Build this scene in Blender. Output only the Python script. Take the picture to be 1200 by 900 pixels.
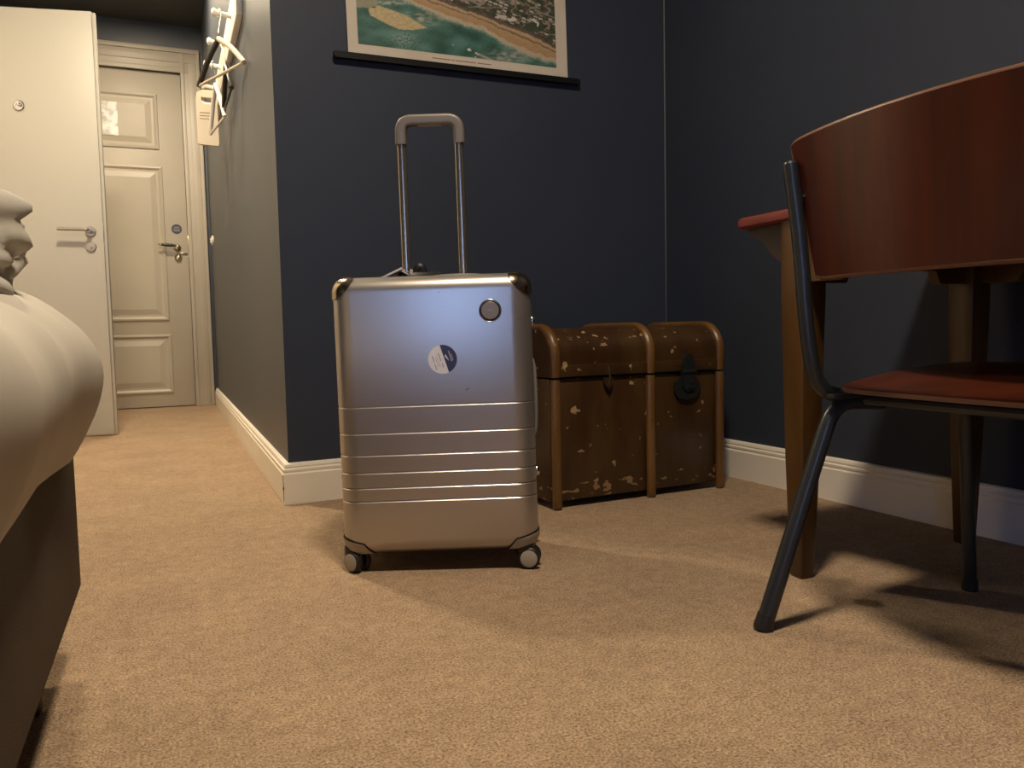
import bpy, bmesh, math, random
from mathutils import Vector, Matrix, noise

random.seed(7)
PI = math.pi
scene = bpy.context.scene
for o in list(bpy.data.objects):
    bpy.data.objects.remove(o)
COL = scene.collection

# ------------------------------------------------------------------ camera
F_PX, YAW, PITCH, ROLL, CAM_H = 926.33, 0.407498, -0.069393, 0.020864, 0.53
fw = Vector((math.sin(YAW)*math.cos(PITCH), math.cos(YAW)*math.cos(PITCH), math.sin(PITCH)))
rt = Vector((math.cos(YAW), -math.sin(YAW), 0))
dn = fw.cross(rt)
r2 = math.cos(ROLL)*rt + math.sin(ROLL)*dn
d2 = -math.sin(ROLL)*rt + math.cos(ROLL)*dn
cam_data = bpy.data.cameras.new('camera')
cam_data.sensor_width = 36
cam_data.lens = F_PX/1200*36
cam_data.clip_start = 0.01
cam = bpy.data.objects.new('camera', cam_data)
COL.objects.link(cam)
u2 = -d2
cam.matrix_world = Matrix(((r2.x, u2.x, -fw.x, 0), (r2.y, u2.y, -fw.y, 0), (r2.z, u2.z, -fw.z, CAM_H), (0, 0, 0, 1)))
scene.camera = cam

# ------------------------------------------------------------------ light
world = bpy.data.worlds.new('dusk_sky')
scene.world = world
world.use_nodes = True
world.node_tree.nodes['Background'].inputs[0].default_value = (0.30, 0.47, 0.95, 1)
world.node_tree.nodes['Background'].inputs[1].default_value = 9.0

def disc_light(name, loc, energy, color, size):
    l = bpy.data.lights.new(name, 'AREA'); l.shape = 'DISK'; l.size = size
    l.energy = energy; l.color = color
    o = bpy.data.objects.new(name, l); COL.objects.link(o); o.location = loc
    return o
disc_light('room_ceiling_light', (0.40, 0.66, 2.74), 64, (1.0, 0.83, 0.62), 0.28)
disc_light('hall_ceiling_light', (-0.28, 3.40, 2.78), 62, (1.0, 0.83, 0.59), 0.20)
disc_light('hall_end_ceiling_light', (-0.10, 5.20, 2.78), 39, (1.0, 0.83, 0.59), 0.20)
# daylight portal in the window behind the camera
WIN = (-1.75, -0.75, 0.42, 1.75)      # x0, x1, z0, z1
WALL_FRONT_Y = -2.2
pl = bpy.data.lights.new('window_portal', 'AREA')
pl.shape = 'RECTANGLE'; pl.size = WIN[1]-WIN[0]; pl.size_y = WIN[3]-WIN[2]
pl.cycles.is_portal = True
po = bpy.data.objects.new('window_portal', pl); COL.objects.link(po)
po.location = ((WIN[0]+WIN[1])/2, WALL_FRONT_Y-0.02, (WIN[2]+WIN[3])/2)
po.rotation_euler = (PI/2, 0, PI)

scene.view_settings.view_transform = 'Standard'
scene.view_settings.look = 'None'
scene.view_settings.exposure = 0.0
scene.view_settings.gamma = 1.0
scene.view_settings.use_curve_mapping = False

# ------------------------------------------------------------------ materials
def lin(c):
    return c/12.92 if c <= 0.04045 else ((c+0.055)/1.055)**2.4
def S(r, g, b):
    return (lin(r/255), lin(g/255), lin(b/255), 1)

def mat(name, col, rough=0.5, metal=0.0, spec=0.5, var=None, vscale=8, stretch=(1, 1, 1), bump=0.0, bscale=60, bstretch=(1, 1, 1), coat=0.0, detail=4, vr=(0.35, 0.65), flecks=None, aniso=0):
    """flecks = (colour, scale, threshold)"""
    m = bpy.data.materials.new(name); m.use_nodes = True
    nt = m.node_tree; n = nt.nodes; L = nt.links
    b = n['Principled BSDF']
    b.inputs['Base Color'].default_value = col
    b.inputs['Roughness'].default_value = rough
    b.inputs['Metallic'].default_value = metal
    b.inputs['Specular IOR Level'].default_value = spec
    if coat:
        b.inputs['Coat Weight'].default_value = coat
        b.inputs['Coat Roughness'].default_value = 0.15
    tc = n.new('ShaderNodeTexCoord')
    cur = None
    def tex(scale, st, det):
        mp = n.new('ShaderNodeMapping'); mp.inputs['Scale'].default_value = st
        L.new(tc.outputs['Object'], mp.inputs['Vector'])
        t = n.new('ShaderNodeTexNoise'); t.inputs['Scale'].default_value = scale; t.inputs['Detail'].default_value = det
        L.new(mp.outputs[0], t.inputs['Vector'])
        return t
    if var:
        t = tex(vscale, stretch, detail)
        cr = n.new('ShaderNodeValToRGB')
        cr.color_ramp.elements[0].position = vr[0]; cr.color_ramp.elements[1].position = vr[1]
        cr.color_ramp.elements[0].color = col; cr.color_ramp.elements[1].color = var
        L.new(t.outputs['Fac'], cr.inputs[0])
        cur = cr.outputs[0]
    if flecks:
        fc, fs, th, fst = flecks
        t = tex(fs, fst, 3)
        cr = n.new('ShaderNodeValToRGB')
        cr.color_ramp.elements[0].position = th; cr.color_ramp.elements[1].position = th+0.02
        cr.color_ramp.elements[0].color = (0, 0, 0, 1); cr.color_ramp.elements[1].color = (1, 1, 1, 1)
        L.new(t.outputs['Fac'], cr.inputs[0])
        mx = n.new('ShaderNodeMix'); mx.data_type = 'RGBA'
        L.new(cr.outputs[0], mx.inputs['Factor'])
        if cur: L.new(cur, mx.inputs['A'])
        else: mx.inputs['A'].default_value = col
        mx.inputs['B'].default_value = fc
        cur = mx.outputs['Result']
    if cur:
        L.new(cur, b.inputs['Base Color'])
    if bump:
        t = tex(bscale, bstretch, 4)
        bp = n.new('ShaderNodeBump'); bp.inputs['Strength'].default_value = bump; bp.inputs['Distance'].default_value = 0.004
        L.new(t.outputs['Fac'], bp.inputs['Height'])
        L.new(bp.outputs[0], b.inputs['Normal'])
    return m

M = {}
M['navy'] = mat('navy_wall_paint', (0.035, 0.0425, 0.061, 1), 0.50, spec=0.22, var=(0.038, 0.0455, 0.064, 1), vscale=3, bump=0.12, bscale=45)
M['navy_sheen'] = mat('navy_paint_boosted_sheen', (0.030, 0.0370, 0.050, 1), 0.45, spec=1.0, var=(0.033, 0.0400, 0.053, 1), vscale=3, bump=0.08, bscale=45)  # same navy paint, sheen boosted so the hall walls look brighter
M['ceiling'] = mat('charcoal_ceiling_paint', (0.035, 0.034, 0.033, 1), 0.7, bump=0.05)
M['white'] = mat('cream_gloss_paint', (0.80, 0.735, 0.63, 1), 0.38, var=(0.84, 0.775, 0.665, 1), vscale=4, bump=0.03, bscale=20)
M['door_white'] = mat('white_door_lacquer', (0.50, 0.475, 0.415, 1), 0.45, bump=0.02, bscale=15)
M['door_cream'] = mat('cream_door_paint', (0.43, 0.385, 0.315, 1), 0.42, var=(0.46, 0.41, 0.335, 1), vscale=4, bump=0.03, bscale=20)
M['duvet'] = mat('cream_duvet_cotton', (0.55, 0.505, 0.43, 1), 0.85, spec=0.2, var=(0.49, 0.45, 0.385, 1), vscale=5, bump=0.15, bscale=9)
M['throw'] = mat('pale_throw_cloth', (0.50, 0.47, 0.41, 1), 0.85, spec=0.2, var=(0.40, 0.37, 0.32, 1), vscale=6)
M['bedbase'] = mat('brown_bed_upholstery', (0.085, 0.062, 0.046, 1), 0.9, spec=0.2, var=(0.10, 0.075, 0.055, 1), vscale=300, bump=0.4, bscale=500)
M['darkwood'] = mat('dark_stained_leg', (0.009, 0.007, 0.006, 1), 0.5)
M['shell'] = mat('champagne_metallic_shell', (0.47, 0.43, 0.385, 1), 0.32, metal=0.80, spec=0.5, bump=0.015, bscale=900)
M['bumper'] = mat('champagne_corner_metal', (0.42, 0.34, 0.24, 1), 0.22, metal=1.0)
M['housing'] = mat('taupe_wheel_housing', (0.37, 0.325, 0.27, 1), 0.45)
M['pole'] = mat('champagne_pole', (0.36, 0.31, 0.24, 1), 0.25, metal=0.9)
M['grip'] = mat('taupe_grip', (0.165, 0.142, 0.115, 1), 0.45, metal=0.3)
M['black'] = mat('black_rubber', (0.012, 0.012, 0.013, 1), 0.5)
M['blackpl'] = mat('black_plastic', (0.010, 0.010, 0.011, 1), 0.35)
M['chrome'] = mat('chrome', (0.62, 0.62, 0.64, 1), 0.18, metal=1.0)
M['nickel'] = mat('satin_nickel', (0.50, 0.48, 0.45, 1), 0.3, metal=1.0)
M['brass'] = mat('polished_brass', (0.55, 0.44, 0.25, 1), 0.22, metal=1.0)
M['stickerw'] = mat('white_sticker_paper', (0.74, 0.74, 0.78, 1), 0.5)
M['stickern'] = mat('navy_sticker_print', (0.035, 0.038, 0.10, 1), 0.45)
M['print_grey'] = mat('grey_print', (0.35, 0.35, 0.38, 1), 0.6)
M['print_brown'] = mat('brown_print', (0.25, 0.17, 0.11, 1), 0.7)
M['badge'] = mat('taupe_badge', (0.23, 0.195, 0.165, 1), 0.45, metal=0.3)
M['badge_mark'] = mat('pale_badge_mark', (0.33, 0.31, 0.29, 1), 0.4, metal=0.3)
M['tag'] = mat('plum_luggage_tag', (0.055, 0.028, 0.035, 1), 0.35)
M['tag_edge'] = mat('grey_tag_edge', (0.45, 0.42, 0.42, 1), 0.3)
M['strap'] = mat('grey_side_handle', (0.20, 0.19, 0.18, 1), 0.4)
M['trunk'] = mat('brown_varnished_canvas', (0.036, 0.0145, 0.0040, 1), 0.34, var=(0.062, 0.031, 0.0080, 1), vscale=7, stretch=(1.6, 1, 0.5), bump=0.2, bscale=30, bstretch=(6, 1, 1), flecks=((0.33, 0.21, 0.10, 1), 30, 0.675, (1, 1, 1)))
def trunk_wear():
    """paint chipped along the rounded lid edge and the foot of the trunk"""
    nt = M['trunk'].node_tree; n = nt.nodes; L = nt.links
    tc = n.new('ShaderNodeTexCoord'); sx = n.new('ShaderNodeSeparateXYZ'); L.new(tc.outputs['Object'], sx.inputs[0])
    mp = n.new('ShaderNodeMapping'); mp.inputs['Scale'].default_value = (1, 1, 2.2); L.new(tc.outputs['Object'], mp.inputs[0])
    t = n.new('ShaderNodeTexNoise'); t.inputs['Scale'].default_value = 24; t.inputs['Detail'].default_value = 5; L.new(mp.outputs[0], t.inputs['Vector'])
    r = n.new('ShaderNodeValToRGB'); r.color_ramp.interpolation = 'LINEAR'
    e = r.color_ramp.elements; e[0].position = 0.0; e[0].color = (0.0, 0, 0, 1); e[1].position = 1.0; e[1].color = (0, 0, 0, 1)
    for pos, v in ((0.030, 0.05), (0.048, 0.13), (0.07, 0.10), (0.10, 0.0), (0.492, 0.0), (0.503, 0.14), (0.512, 0.0)):
        k = e.new(pos); k.color = (v, v, v, 1)
    L.new(sx.outputs['Z'], r.inputs[0])
    ad = n.new('ShaderNodeMath'); ad.operation = 'ADD'; L.new(t.outputs['Fac'], ad.inputs[0]); L.new(r.outputs[0], ad.inputs[1])
    c = n.new('ShaderNodeValToRGB'); c.color_ramp.elements[0].position = 0.695; c.color_ramp.elements[0].color = (0, 0, 0, 1)
    c.color_ramp.elements[1].position = 0.715; c.color_ramp.elements[1].color = (1, 1, 1, 1); L.new(ad.outputs[0], c.inputs[0])
    b = n['Principled BSDF']; old = b.inputs['Base Color'].links[0].from_socket
    mx = n.new('ShaderNodeMix'); mx.data_type = 'RGBA'; L.new(c.outputs[0], mx.inputs['Factor']); L.new(old, mx.inputs['A']); mx.inputs['B'].default_value = (0.30, 0.19, 0.085, 1)
    L.new(mx.outputs['Result'], b.inputs['Base Color'])
trunk_wear()
M['trunk_strut'] = mat('ash_trunk_strut', (0.095, 0.042, 0.009, 1), 0.38, var=(0.160, 0.078, 0.018, 1), vscale=9, stretch=(1, 1, 0.4), bump=0.15, bscale=40, flecks=((0.35, 0.20, 0.09, 1), 30, 0.74, (1, 1, 0.6)))
M['trunk_metal'] = mat('blackened_iron', (0.022, 0.024, 0.020, 1), 0.5, metal=0.5, bump=0.3, bscale=120)
M['trunk_latch'] = mat('tarnished_latch', (0.16, 0.10, 0.05, 1), 0.35, metal=0.8, bump=0.3, bscale=150)
M['mahogany'] = mat('mahogany_plywood', (0.068, 0.0135, 0.0048, 1), 0.30, spec=0.28, var=(0.043, 0.0110, 0.0046, 1), vscale=6, stretch=(1, 5, 0.5), bump=0.03, bscale=30, bstretch=(1, 8, 1))
M['ply_edge'] = mat('plywood_edge', (0.13, 0.055, 0.028, 1), 0.4)
M['tube'] = mat('dark_enamelled_steel', (0.020, 0.022, 0.024, 1), 0.34, bump=0.05, bscale=80, flecks=((0.05, 0.03, 0.02, 1), 60, 0.72, (1, 1, 1)))
M['table_top'] = mat('red_painted_top', (0.19, 0.032, 0.026, 1), 0.38, var=(0.145, 0.025, 0.021, 1), vscale=12, bump=0.1, bscale=60)
M['table_leg'] = mat('ochre_varnished_leg', (0.088, 0.040, 0.0070, 1), 0.36, var=(0.064, 0.028, 0.0055, 1), vscale=8, stretch=(3, 3, 0.5), bump=0.08, bscale=50, flecks=((0.36, 0.20, 0.06, 1), 40, 0.72, (1, 1, 0.5)))
M['bracket'] = mat('dark_table_bracket', (0.035, 0.016, 0.010, 1), 0.5)
M['paper'] = mat('aged_poster_paper', (0.60, 0.53, 0.43, 1), 0.7, var=(0.54, 0.47, 0.37, 1), vscale=7)
M['rod'] = mat('black_hanging_rod', (0.005, 0.005, 0.0055, 1), 0.5, spec=0.25)
M['hanger_dark'] = mat('dark_hanger', (0.022, 0.018, 0.015, 1), 0.4)
M['hanger_pale'] = mat('pale_hanger_wood', (0.55, 0.48, 0.36, 1), 0.5)
M['hanger_white'] = mat('white_hanger', (0.78, 0.74, 0.66, 1), 0.4)
M['bag'] = mat('cream_paper_bag', (0.66, 0.58, 0.46, 1), 0.7)
M['caulk'] = mat('grey_caulk_line', (0.16, 0.16, 0.16, 1), 0.6)
M['window_white'] = mat('window_frame_paint', (0.7, 0.68, 0.64, 1), 0.4)
M['notice'] = mat('white_notice_paper', (0.72, 0.70, 0.68, 1), 0.25, var=(0.40, 0.38, 0.37, 1), vscale=16, vr=(0.45, 0.6))
M['door_dark'] = mat('dark_door_sticker', (0.05, 0.048, 0.06, 1), 0.5)

# carpet: short looped pile with fine relief and faint wear
def carpet_mat():
    m = bpy.data.materials.new('beige_carpet_pile'); m.use_nodes = True
    nt = m.node_tree; n = nt.nodes; L = nt.links; b = n['Principled BSDF']
    b.inputs['Roughness'].default_value = 0.95; b.inputs['Specular IOR Level'].default_value = 0.1
    tc = n.new('ShaderNodeTexCoord')
    def nz(scale, det, rough=0.6):
        t = n.new('ShaderNodeTexNoise'); t.inputs['Scale'].default_value = scale; t.inputs['Detail'].default_value = det
        t.inputs['Roughness'].default_value = rough
        L.new(tc.outputs['Object'], t.inputs['Vector']); return t
    fine = nz(240, 2, 0.8); mid = nz(38, 3); big = nz(5, 4)
    def ramp(src, p0, c0, p1, c1):
        r = n.new('ShaderNodeValToRGB'); e = r.color_ramp.elements
        e[0].position = p0; e[0].color = c0; e[1].position = p1; e[1].color = c1
        L.new(src.outputs['Fac'], r.inputs[0]); return r
    a = ramp(fine, 0.30, (0.190, 0.128, 0.080, 1), 0.70, (0.66, 0.475, 0.315, 1))
    c = ramp(mid, 0.3, (0.84, 0.83, 0.82, 1), 0.65, (1.06, 1.06, 1.05, 1))
    d = ramp(big, 0.3, (0.88, 0.87, 0.87, 1), 0.7, (1.06, 1.06, 1.05, 1))
    def mul(x, y):
        k = n.new('ShaderNodeMix'); k.data_type = 'RGBA'; k.blend_type = 'MULTIPLY'; k.inputs['Factor'].default_value = 1
        L.new(x, k.inputs['A']); L.new(y, k.inputs['B']); return k.outputs['Result']
    col = mul(mul(a.outputs[0], c.outputs[0]), d.outputs[0])
    # an old spill by the chair
    vm = n.new('ShaderNodeVectorMath'); vm.operation = 'DISTANCE'; vm.inputs[1].default_value = (1.19, 1.075, 0)
    L.new(tc.outputs['Object'], vm.inputs[0])
    ad = n.new('ShaderNodeMath'); ad.operation = 'MULTIPLY_ADD'; ad.inputs[1].default_value = 0.03
    L.new(mid.outputs['Fac'], ad.inputs[0]); L.new(vm.outputs['Value'], ad.inputs[2])
    sr = n.new('ShaderNodeValToRGB'); e = sr.color_ramp.elements
    e[0].position = 0.030; e[0].color = (0.45, 0.42, 0.36, 1); e[1].position = 0.046; e[1].color = (1, 1, 1, 1)
    L.new(ad.outputs[0], sr.inputs[0])
    col = mul(col, sr.outputs[0])
    L.new(col, b.inputs['Base Color'])
    bp = n.new('ShaderNodeBump'); bp.inputs['Strength'].default_value = 0.9; bp.inputs['Distance'].default_value = 0.006
    L.new(fine.outputs['Fac'], bp.inputs['Height'])
    bp2 = n.new('ShaderNodeBump'); bp2.inputs['Strength'].default_value = 0.45; bp2.inputs['Distance'].default_value = 0.012
    L.new(mid.outputs['Fac'], bp2.inputs['Height']); L.new(bp.outputs[0], bp2.inputs['Normal'])
    L.new(bp2.outputs[0], b.inputs['Normal'])
    return m
M['carpet'] = carpet_mat()

def glass_mat():
    m = bpy.data.materials.new('window_glass'); m.use_nodes = True
    nt = m.node_tree; n = nt.nodes
    n.remove(n['Principled BSDF'])
    t = n.new('ShaderNodeBsdfTransparent'); g = n.new('ShaderNodeBsdfGlossy'); g.inputs['Roughness'].default_value = 0.02
    mx = n.new('ShaderNodeMixShader'); mx.inputs[0].default_value = 0.06
    nt.links.new(t.outputs[0], mx.inputs[1]); nt.links.new(g.outputs[0], mx.inputs[2])
    nt.links.new(mx.outputs[0], n['Material Output'].inputs[0])
    return m
M['glass'] = glass_mat()

# ------------------------------------------------------------------ mesh helpers
ROOT = {}      # root name -> matrix
def obj(name, bm, m, parent=None, smooth=35, local=False):
    me = bpy.data.meshes.new(name)
    bmesh.ops.recalc_face_normals(bm, faces=bm.faces)
    bm.to_mesh(me); bm.free()
    if parent is not None and not local:
        me.transform(root_matrix(parent).inverted())
    for p in me.polygons: p.use_smooth = True
    me.set_sharp_from_angle(angle=math.radians(smooth))
    me.materials.append(M[m] if isinstance(m, str) else m)
    o = bpy.data.objects.new(name, me); COL.objects.link(o)
    if parent is not None: o.parent = parent
    return o
def root_matrix(o):
    while o.parent is not None: o = o.parent
    return ROOT.get(o.name, Matrix.Identity(4))
def tag(o, label, cat, group=None):
    o['label'] = label; o['category'] = cat
    if group: o['group'] = group
    return o
def thing(name, label, cat, loc=(0, 0, 0), rot=(0, 0, 0), group=None):
    o = bpy.data.objects.new(name, None); COL.objects.link(o)
    o.empty_display_size = 0.1
    o.location = loc; o.rotation_euler = rot
    from mathutils import Euler
    ROOT[o.name] = Matrix.Translation(loc) @ Euler(rot).to_matrix().to_4x4()
    return tag(o, label, cat, group)
def struct(name, bm, m, parent=None, **k):
    o = obj(name, bm, m, parent, **k)
    if parent is None: o['kind'] = 'structure'
    return o
def B(): return bmesh.new()

def add_box(bm, c, s, bev=0.0, seg=2, R=None):
    r = bmesh.ops.create_cube(bm, size=1)
    vs = r['verts']
    for v in vs: v.co = Vector((v.co.x*s[0], v.co.y*s[1], v.co.z*s[2]))
    if bev:
        es = list({e for v in vs for e in v.link_edges})
        rr = bmesh.ops.bevel(bm, geom=es, offset=bev, segments=seg, affect='EDGES', profile=0.5)
        vs = list({v for f in rr['faces'] for v in f.verts} | {v for v in vs if v.is_valid})
    for v in vs:
        p = v.co.copy()
        if R: p = R @ p
        v.co = p + Vector(c)
    return vs
def box(c, s, bev=0.0, seg=2, R=None):
    bm = B(); add_box(bm, c, s, bev, seg, R); return bm
def add_prism(bm, pts, vec):
    vec = Vector(vec)
    a = [bm.verts.new(Vector(p)) for p in pts]; b = [bm.verts.new(Vector(p)+vec) for p in pts]
    n = len(pts)
    bm.faces.new(a); bm.faces.new(b[::-1])
    for i in range(n): bm.faces.new((a[i], a[(i+1) % n], b[(i+1) % n], b[i]))
def prism(pts, vec):
    bm = B(); add_prism(bm, pts, vec); return bm
def add_rings(bm, rings, cap0=True, cap1=True, closed=True):
    R = [[bm.verts.new(Vector(p)) for p in r] for r in rings]
    n = len(rings[0])
    for i in range(len(R)-1):
        for j in range(n if closed else n-1):
            bm.faces.new((R[i][j], R[i][(j+1) % n], R[i+1][(j+1) % n], R[i+1][j]))
    if closed and cap0: bm.faces.new(R[0][::-1])
    if closed and cap1: bm.faces.new(R[-1])
    return R
def add_tube(bm, path, rad, n=12, cap=True):
    path = [Vector(p) for p in path]
    if not hasattr(rad, '__len__'): rad = [rad]*len(path)
    t0 = (path[1]-path[0]).normalized()
    up = Vector((0, 0, 1)) if abs(t0.z) < 0.9 else Vector((1, 0, 0))
    nrm = t0.cross(up).normalized(); rings = []
    for i, p in enumerate(path):
        t = (path[min(i+1, len(path)-1)]-path[max(i-1, 0)]).normalized()
        nrm = (nrm - t*nrm.dot(t)).normalized(); bn = t.cross(nrm)
        rings.append([p + rad[i]*(math.cos(2*PI*k/n)*nrm + math.sin(2*PI*k/n)*bn) for k in range(n)])
    add_rings(bm, rings, cap, cap)
def tube(path, rad, n=12):
    bm = B(); add_tube(bm, path, rad, n); return bm
def add_lathe(bm, prof, origin, axis, n=24, R0=None):
    """prof: list of (r, h) along axis"""
    ax = Vector(axis).normalized(); o = Vector(origin)
    s = Vector((0, 0, 1)) if abs(ax.z) < 0.9 else Vector((1, 0, 0))
    a = ax.cross(s).normalized(); b = ax.cross(a)
    add_rings(bm, [[o + ax*h + max(r, 1e-5)*(math.cos(2*PI*k/n)*a + math.sin(2*PI*k/n)*b) for k in range(n)] for r, h in prof])
def lathe(prof, origin, axis, n=24):
    bm = B(); add_lathe(bm, prof, origin, axis, n); return bm
def smooth_path(pts, k=6):
    """Catmull-Rom through pts"""
    P = [Vector(p) for p in pts]; out = []
    for i in range(len(P)-1):
        p0 = P[max(i-1, 0)]; p1 = P[i]; p2 = P[i+1]; p3 = P[min(i+2, len(P)-1)]
        for j in range(k):
            t = j/k
            out.append(0.5*((2*p1)+(p2-p0)*t+(2*p0-5*p1+4*p2-p3)*t*t+(3*p1-p0-3*p2+p3)*t**3))
    out.append(P[-1]); return out
def fillet(pts, r, k=6):
    """polyline with rounded corners"""
    P = [Vector(p) for p in pts]; out = [P[0]]
    for i in range(1, len(P)-1):
        a = (P[i-1]-P[i]); b = (P[i+1]-P[i]); rr = min(r, a.length*0.49, b.length*0.49)
        s = P[i]+a.normalized()*rr; e = P[i]+b.normalized()*rr
        for j in range(k+1):
            t = j/k; out.append((1-t)**2*s+2*t*(1-t)*P[i]+t*t*e)
    out.append(P[-1]); return out
def rrect(x0, x1, y0, y1, r, k=8):
    pts = []
    for cx, cy, a0 in ((x1-r, y1-r, 0), (x0+r, y1-r, 90), (x0+r, y0+r, 180), (x1-r, y0+r, 270)):
        for j in range(k+1):
            a = math.radians(a0+90*j/k); pts.append((cx+r*math.cos(a), cy+r*math.sin(a)))
    return pts

# ------------------------------------------------------------------ the room
CZ = 2.80
A = Vector((0.324, 2.525, 0)); Bc = Vector((1.784, 2.600, 0)); Cr = Vector((1.884, -2.2, 0))
HALL_END = 6.43
# right wall line: through the corner and (1.822, 1.29)
slope = (1.822-1.784)/(1.29-2.60)
Cr = Vector((1.784+slope*(-2.2-2.60), -2.2, 0))
def wall(name, pts, m='navy', h=CZ):
    return struct(name, prism([(p[0], p[1], 0) for p in pts], (0, 0, h)), m)
struct('floor', box((-0.1, 2.05, -0.03), (4.6, 9.1, 0.06)), 'carpet')
struct('ceiling', box((-0.1, 2.05, CZ+0.04), (4.6, 9.1, 0.08)), 'ceiling')
wall('wall_back', [A, Bc, (1.884, 2.70), (0.424, 2.63)])
wall('wall_hall_right', [A, (0.424, 2.63), (0.424, HALL_END), (0.324, HALL_END)], 'navy_sheen')
wall('wall_right', [Bc, (1.884, 2.70), (Cr.x+0.1, -2.3), (Cr.x, -2.3)])
wall('wall_hall_left', [(-1.3, 2.60), (-1.2, 2.60), (-1.2, HALL_END), (-1.3, HALL_END)], 'white')
wall('wall_back_left', [(-2.1, 2.50), (-1.2, 2.50), (-1.2, 2.60), (-2.1, 2.60)])
wall('wall_left', [(-2.1, -2.3), (-2.0, -2.3), (-2.0, 2.50), (-2.1, 2.50)])
# end wall with the door opening
DL, DR, DT = -0.770, 0.166, 2.455       # closed door leaf
bm = B()
for x0, x1, z0, z1 in ((-1.3, DL, 0, CZ), (DR, 0.424, 0, CZ), (DL, DR, DT, CZ)):
    add_box(bm, ((x0+x1)/2, HALL_END+0.06, (z0+z1)/2), (x1-x0, 0.12, z1-z0))
add_box(bm, ((DL+DR)/2, HALL_END+0.095, DT/2), (DR-DL+0.02, 0.05, DT+0.02))  # unseen slab added behind the door to stop sky light leaking in
struct('wall_end', bm, 'navy_sheen')
# wall behind the camera with the window opening
bm = B()
for x0, x1, z0, z1 in ((-2.1, WIN[0], 0, CZ), (WIN[1], Cr.x+0.1, 0, CZ), (WIN[0], WIN[1], 0, WIN[2]), (WIN[0], WIN[1], WIN[3], CZ)):
    add_box(bm, ((x0+x1)/2, WALL_FRONT_Y-0.05, (z0+z1)/2), (x1-x0, 0.10, z1-z0))
struct('wall_front', bm, 'navy')
wx, wz = (WIN[0]+WIN[1])/2, (WIN[2]+WIN[3])/2
w = struct('window_1', box((wx, WALL_FRONT_Y-0.055, wz), (0.05, 0.05, WIN[3]-WIN[2])), 'window_white')
bm = B()
for cx, cz, sx, sz in ((WIN[0]+0.025, wz, 0.05, WIN[3]-WIN[2]), (WIN[1]-0.025, wz, 0.05, WIN[3]-WIN[2]), (wx, WIN[2]+0.025, WIN[1]-WIN[0], 0.05), (wx, WIN[3]-0.025, WIN[1]-WIN[0], 0.05)):
    add_box(bm, (cx, WALL_FRONT_Y-0.055, cz), (sx, 0.06, sz))
obj('window_frame', bm, 'window_white', w)
obj('pane', box((wx, WALL_FRONT_Y-0.055, wz), (WIN[1]-WIN[0]-0.08, 0.004, WIN[3]-WIN[2]-0.08)), 'glass', w)

# baseboards: stepped profile swept along the walls
BP = [(0, 0), (0.021, 0), (0.021, 0.094), (0.017, 0.098), (0.017, 0.101), (0.0185, 0.103), (0.0185, 0.109), (0.013, 0.112), (0.013, 0.115), (0.0145, 0.117), (0.012, 0.124), (0.005, 0.128), (0, 0.128)]
def sweep(name, corners, m='white'):
    """corners: wall-line points in order, each with its mitre direction (outward per unit thickness)"""
    bm = B()
    add_rings(bm, [[(p[0]+d[0]*t, p[1]+d[1]*t, z) for t, z in BP] for p, d in corners])
    return struct(name, bm, m)
nb = Vector((0.075, -1.46, 0)).normalized()          # back wall, out into the room
nh = Vector((-1, 0, 0))
mit = (nb+nh)/(1+nb.dot(nh))
nr = Vector((-1, slope, 0)).normalized()
mit2 = (nb+nr)/(1+nb.dot(nr))
sweep('baseboard_hall', [((0.324, HALL_END-0.012), nh), (A, mit)])
sweep('baseboard_back', [(A, mit), (Bc, mit2)])
sweep('baseboard_right', [(Bc, mit2), (Cr, nr)])
# pale caulk line running down the room corner
cpos = Bc + (nb+nr)*0.0015
struct('trim_1', tube([cpos+Vector((0, 0, 0.50)), cpos+Vector((0, 0, 1.2)), cpos+Vector((0, 0, CZ))], [0.0010, 0.0022, 0.0026], 8), 'caulk')
# open joint and chip at the baseboard corner mitre
cm = A + mit*0.0205
obj('open_joint', tube([cm+Vector((0, 0, 0.012)), cm+Vector((0, 0, 0.045)), cm+Vector((0, 0, 0.052)), cm+Vector((0, 0, 0.060)), cm+Vector((0, 0, 0.092))], [0.0009, 0.0010, 0.0022, 0.0010, 0.0008], 8), 'bracket', bpy.data.objects['baseboard_back'])
# door casing of the closed door
def casing(name, x0, x1, z0, z1, horizontal):
    """stepped flat casing, steps running parallel to the opening"""
    bm = B(); Y = HALL_END
    steps = ((0.0, 1.0, 0.018), (0.0, 0.20, 0.026), (0.42, 0.82, 0.023), (0.82, 1.0, 0.034))
    for a, b, t in steps:
        if horizontal: add_box(bm, ((x0+x1)/2, Y-t/2, z0+(a+b)/2*(z1-z0)), (x1-x0+0, t, (b-a)*(z1-z0)), 0.003)
        else: add_box(bm, (x0+(a+b)/2*(x1-x0), Y-t/2, (z0+z1)/2), ((b-a)*(x1-x0), t, z1-z0), 0.003)
    return struct(name, bm, 'door_cream')
casing('trim_2', DR, 0.300, 0, 2.628, False)
bm = B()
for a, b, t in ((0.0, 1.0, 0.018), (0.0, 0.20, 0.026), (0.42, 0.82, 0.023), (0.82, 1.0, 0.034)):
    x1 = DR+(0.300-DR)*b; x0 = DL-(0.300-DR)*b
    add_box(bm, ((x0+x1)/2, HALL_END-t/2-0.0005, DT+(a+b)/2*0.173), (x1-x0, t, (b-a)*0.173), 0.003)
struct('trim_3', bm, 'door_cream')
casing('trim_4', DL, DL-0.134, 0, 2.628, False)

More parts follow.
